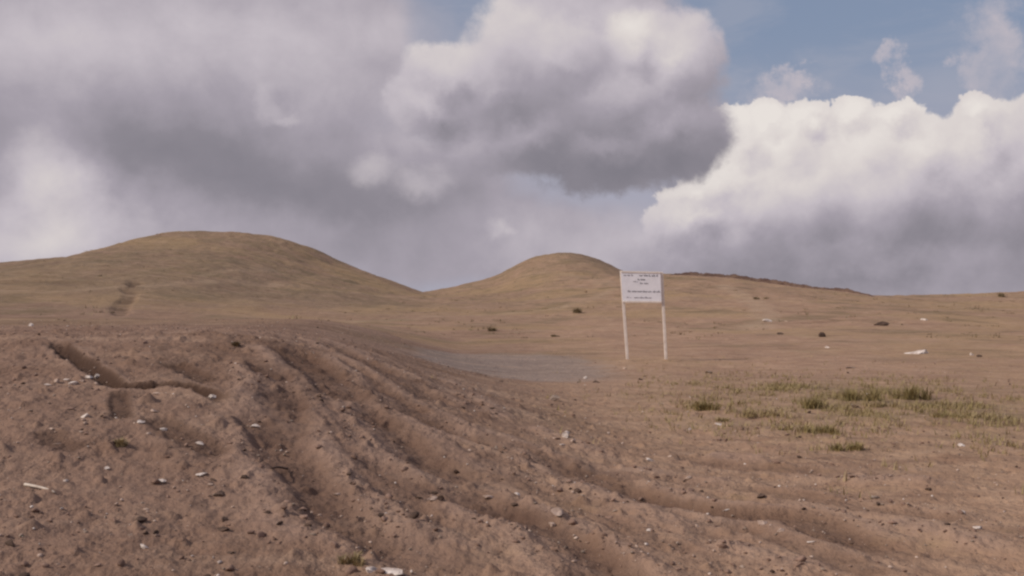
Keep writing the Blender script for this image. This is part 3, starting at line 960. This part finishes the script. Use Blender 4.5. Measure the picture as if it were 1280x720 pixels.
# ------------------------------------------------------------------ sky and clouds
world = bpy.data.worlds.new('World'); sc.world = world; world.use_nodes = True
W = NT(world.node_tree)
bg = W.n['Background']
D = W.new('ShaderNodeTexCoord').outputs['Generated']
sep = W.new('ShaderNodeSeparateXYZ'); W.l.new(D, sep.inputs[0])
az = W.math('ARCTAN2', sep.outputs[0], sep.outputs[1])
el = W.math('ARCSINE', sep.outputs[2])
cmb = W.new('ShaderNodeCombineXYZ'); W.put(cmb.inputs[0], az); W.put(cmb.inputs[1], el)
AE = cmb.outputs[0]


def ae(px, py):
    dx, dz = (px - 640) / F, (HOR - py) / F
    return math.atan(dx), math.atan(dz / math.hypot(1, dx))


def warp(p, amp, scale, detail=5, rough=.55, seed=0.):
    n = W.noise(W.vec('ADD', D, (seed, seed * .7, 0)), scale, detail, rough, col=True)
    n = W.vec('SUBTRACT', n, (.5, .5, .5))
    return W.vec('ADD', p, W.vec('SCALE', n, scale=amp))


def blob(t, p, px, py, rx, ry):
    a, e = ae(px, py)
    d = t.vec('SUBTRACT', p, (a, e, 0))
    d = t.vec('MULTIPLY', d, (F / rx, F / ry, 0))
    return t.vec('LENGTH', d, out=1)


def field_group(name, blobs, k=.22):
    g = bpy.data.node_groups.new(name, 'ShaderNodeTree')
    g.interface.new_socket('Vector', in_out='INPUT', socket_type='NodeSocketVector')
    g.interface.new_socket('Value', in_out='OUTPUT', socket_type='NodeSocketFloat')
    t = NT(g)
    p = t.new('NodeGroupInput').outputs[0]
    acc = None
    for b in blobs:
        v = t.math('SUBTRACT', 1.0, blob(t, p, *b))
        if acc is None: acc = v
        else: acc = t.math('SMOOTH_MAX', acc, v, k)
    o = t.new('NodeGroupOutput'); t.l.new(acc, o.inputs[0])
    return g


def use(g, p):
    n = W.new('ShaderNodeGroup'); n.node_tree = g; W.put(n.inputs[0], p); return n.outputs[0]


def spots(p, base, lst):
    """sum of soft bright / dark patches"""
    acc = base
    for (px, py, rx, ry, a) in lst:
        d = blob(W, p, px, py, rx, ry)
        e = W.math('EXPONENT', W.math('MULTIPLY', W.math('MULTIPLY', d, d), -1.0))
        acc = W.math('MULTIPLY_ADD', e, a, acc)
    return acc


pSoft = warp(AE, .085, 7, 4, .5, 1.3)
pFine = warp(warp(AE, .060, 9, 4, .5, 2.1), .030, 30, 5, .6, 5.2)
pCum = warp(warp(AE, .044, 14, 3, .5, 7.7), .034, 38, 6, .62, 3.9)
pWis = warp(warp(AE, .06, 18, 3, .5, 4.4), .05, 60, 6, .65, 8.8)

# right-hand cumulus
GR = field_group('cumulus_field', [
    (925, 172, 40, 42), (905, 150, 22, 20), (985, 180, 58, 58), (1012, 140, 30, 22), (960, 142, 34, 20), (1085, 190, 66, 72), (1060, 136, 26, 20), (1112, 140, 34, 24),
    (1155, 190, 50, 58), (1230, 180, 66, 58), (1222, 138, 26, 20), (1330, 170, 90, 70), (895, 228, 58, 40), (865, 240, 40, 22),
    (1000, 240, 130, 90), (1130, 245, 160, 100), (1270, 240, 150, 100), (868, 272, 60, 40), (1080, 325, 310, 70), (1400, 260, 170, 120)], .16)
fR = use(GR, pCum)
Lr = (-.012, .016, 0)
fR2 = use(GR, W.vec('ADD', pCum, Lr))
aR = W.mapr(fR, .02, .17)
litR = W.math('SUBTRACT', fR, fR2)
puff = W.math('ADD', W.math('MULTIPLY', W.noise(D, 11, 5, .55, .6), .6), W.math('MULTIPLY', W.noise(W.vec('MULTIPLY', D, (1, 1, 1.2)), 26, 6, .58), .4))
BR = spots(pSoft, .515, [(930, 160, 90, 40, .22), (1080, 200, 130, 50, .20), (1130, 140, 200, 50, .17), (1000, 225, 120, 50, .10), (890, 260, 80, 45, .16),
                        (1060, 322, 330, 52, -.22), (1250, 280, 120, 70, -.08), (900, 345, 120, 30, -.06), (1255, 160, 60, 60, .10)])
BR = W.math('ADD', BR, W.math('MULTIPLY', litR, .24))
BR = W.math('ADD', BR, W.math('MULTIPLY', W.math('SUBTRACT', puff, .5), .75))

# centre cloud
GC = field_group('heap_cloud_field', [
    (690, 60, 115, 85), (615, 110, 85, 80), (570, 95, 72, 52), (540, 130, 70, 50), (800, 50, 70, 60), (845, 75, 62, 62), (770, 120, 130, 80), (830, 165, 90, 62),
    (760, 190, 120, 56), (650, 170, 120, 60), (750, -40, 130, 70)], .2)
fC = use(GC, pCum)
fC2 = use(GC, W.vec('ADD', pCum, Lr))
aC = W.mapr(fC, -.05, .26)
BC = spots(pSoft, .46, [(720, 25, 180, 50, .20), (560, 70, 60, 60, .09), (840, 60, 70, 50, .13), (790, 25, 40, 18, .16), (770, 200, 160, 58, -.27), (660, 150, 140, 50, -.06),
                        (870, 180, 60, 50, -.10)])
BC = W.math('ADD', BC, W.math('MULTIPLY', W.math('SUBTRACT', fC, fC2), .34))
BC = W.math('ADD', BC, W.math('MULTIPLY', W.math('SUBTRACT', puff, .5), .50))

# left-hand overcast deck
GL = field_group('overcast_field', [(175, 70, 410, 185), (260, 240, 380, 150), (-200, 150, 400, 260), (455, 40, 80, 80), (460, 250, 160, 110), (620, 300, 260, 60), (540, 270, 120, 80)], .3)
fL = use(GL, pSoft)
aL = W.mapr(fL, -.12, .35)
BL = spots(pFine, .43, [(250, 45, 360, 60, .17), (60, 60, 80, 50, .10), (165, 195, 160, 50, -.24), (420, 240, 200, 52, -.24), (520, 320, 140, 40, -.10), (60, 215, 36, 50, .24),
                        (75, 265, 75, 50, .26), (20, 310, 110, 34, .18), (530, 160, 50, 30, .05), (300, 300, 200, 30, .04), (640, 260, 120, 60, .0), (730, 300, 170, 60, .13)])
BL = W.math('ADD', BL, W.math('MULTIPLY', W.math('SUBTRACT', puff, .5), .42))

# bright cloudlets and breaks low in the deck
GB = field_group('cloudlet_field', [(336, 118, 13, 22), (342, 132, 20, 16), (354, 144, 16, 8), (470, 208, 30, 22), (530, 224, 40, 20), (628, 288, 16, 13), (640, 294, 12, 8),
                                   (40, 190, 26, 30), (70, 230, 40, 34), (45, 262, 46, 36), (95, 262, 40, 26)], .2)
aB = W.math('MULTIPLY', W.mapr(use(GB, warp(warp(AE, .035, 15, 3, .5, 6.1), .024, 45, 5, .6, 9.3)), -.35, .85), .58)
BB = W.math('ADD', .62, W.math('MULTIPLY', W.math('SUBTRACT', puff, .5), .8))

# small wisps against the blue
GW = field_group('wisp_field', [(968, 108, 40, 20), (985, 95, 26, 14), (1126, 100, 15, 20), (1245, 55, 36, 60), (1110, 70, 18, 12), (1215, 80, 22, 22)], .15)
aW = W.math('MULTIPLY', W.math('MULTIPLY', W.mapr(use(GW, pWis), -.35, .75), W.mapr(puff, .25, .62)), .95)

# clouds over the rest of the sky, away from the view
n_else = W.noise(W.vec('MULTIPLY', D, (1, 1, 2.0)), 2.6, 6, .55)
out_v = W.math('MAXIMUM', W.mapr(W.math('ABSOLUTE', az), .50, .62), W.mapr(el, .30, .42))
aE = W.math('MULTIPLY', W.mapr(n_else, .42, .58), out_v)
BE = W.math('ADD', .30, W.math('MULTIPLY', n_else, .35))

# clear sky behind: Nishita, whitened towards the horizon by damp air
sky = W.new('ShaderNodeTexSky', sky_type='NISHITA')
sky.sun_disc = False; sky.sun_elevation = SUN_EL; sky.sun_rotation = SUN_AZ
sky.air_density = 1.0; sky.dust_density = 2.0; sky.ozone_density = 1.5
SKYK = .10
skyc = W.vec('SCALE', sky.outputs[0], scale=SKYK)
clear = W.mix(W.mapr(el, .26, .10, .25, 1.0), skyc, lin(168, 166, 180))
veil = W.mapr(W.noise(W.vec('MULTIPLY', D, (1, 1, 3.0)), 7, 5, .6, .5), .42, .66)
clear = W.mix(.62, clear, W.mix(W.mapr(el, .10, .24), lin(165, 165, 180), lin(128, 142, 168)))
clear = W.mix(W.math('MULTIPLY', veil, .32), clear, lin(172, 172, 184))


def tint(Bv):
    return W.ramp(Bv, [(0, lin(124, 121, 130)), (.22, lin(141, 136, 145)), (.42, lin(165, 158, 168)), (.62, lin(195, 187, 194)), (.82, lin(217, 209, 207)), (1.0, lin(231, 224, 219))])


c = W.mix(aE, clear, tint(BE))
c = W.mix(aW, c, tint(.60))
c = W.mix(aL, c, tint(BL))
c = W.mix(aB, c, tint(BB))
c = W.mix(aR, c, tint(BR))
c = W.mix(aC, c, tint(BC))
# strength stays in the daylight range: the cloud colours are written in sky units
c = W.vec('SCALE', c, scale=1 / SKYK)
W.put(bg.inputs[0], c); bg.inputs[1].default_value = SKYK

# ------------------------------------------------------------------ render settings
sc.render.engine = 'CYCLES'
sc.view_settings.view_transform = 'Standard'
sc.view_settings.look = 'None'
sc.view_settings.gamma = 1
sc.view_settings.use_curve_mapping = False
sc.view_settings.exposure = 0
sc.cycles.max_bounces = 5
sc.cycles.filter_width = 2.4
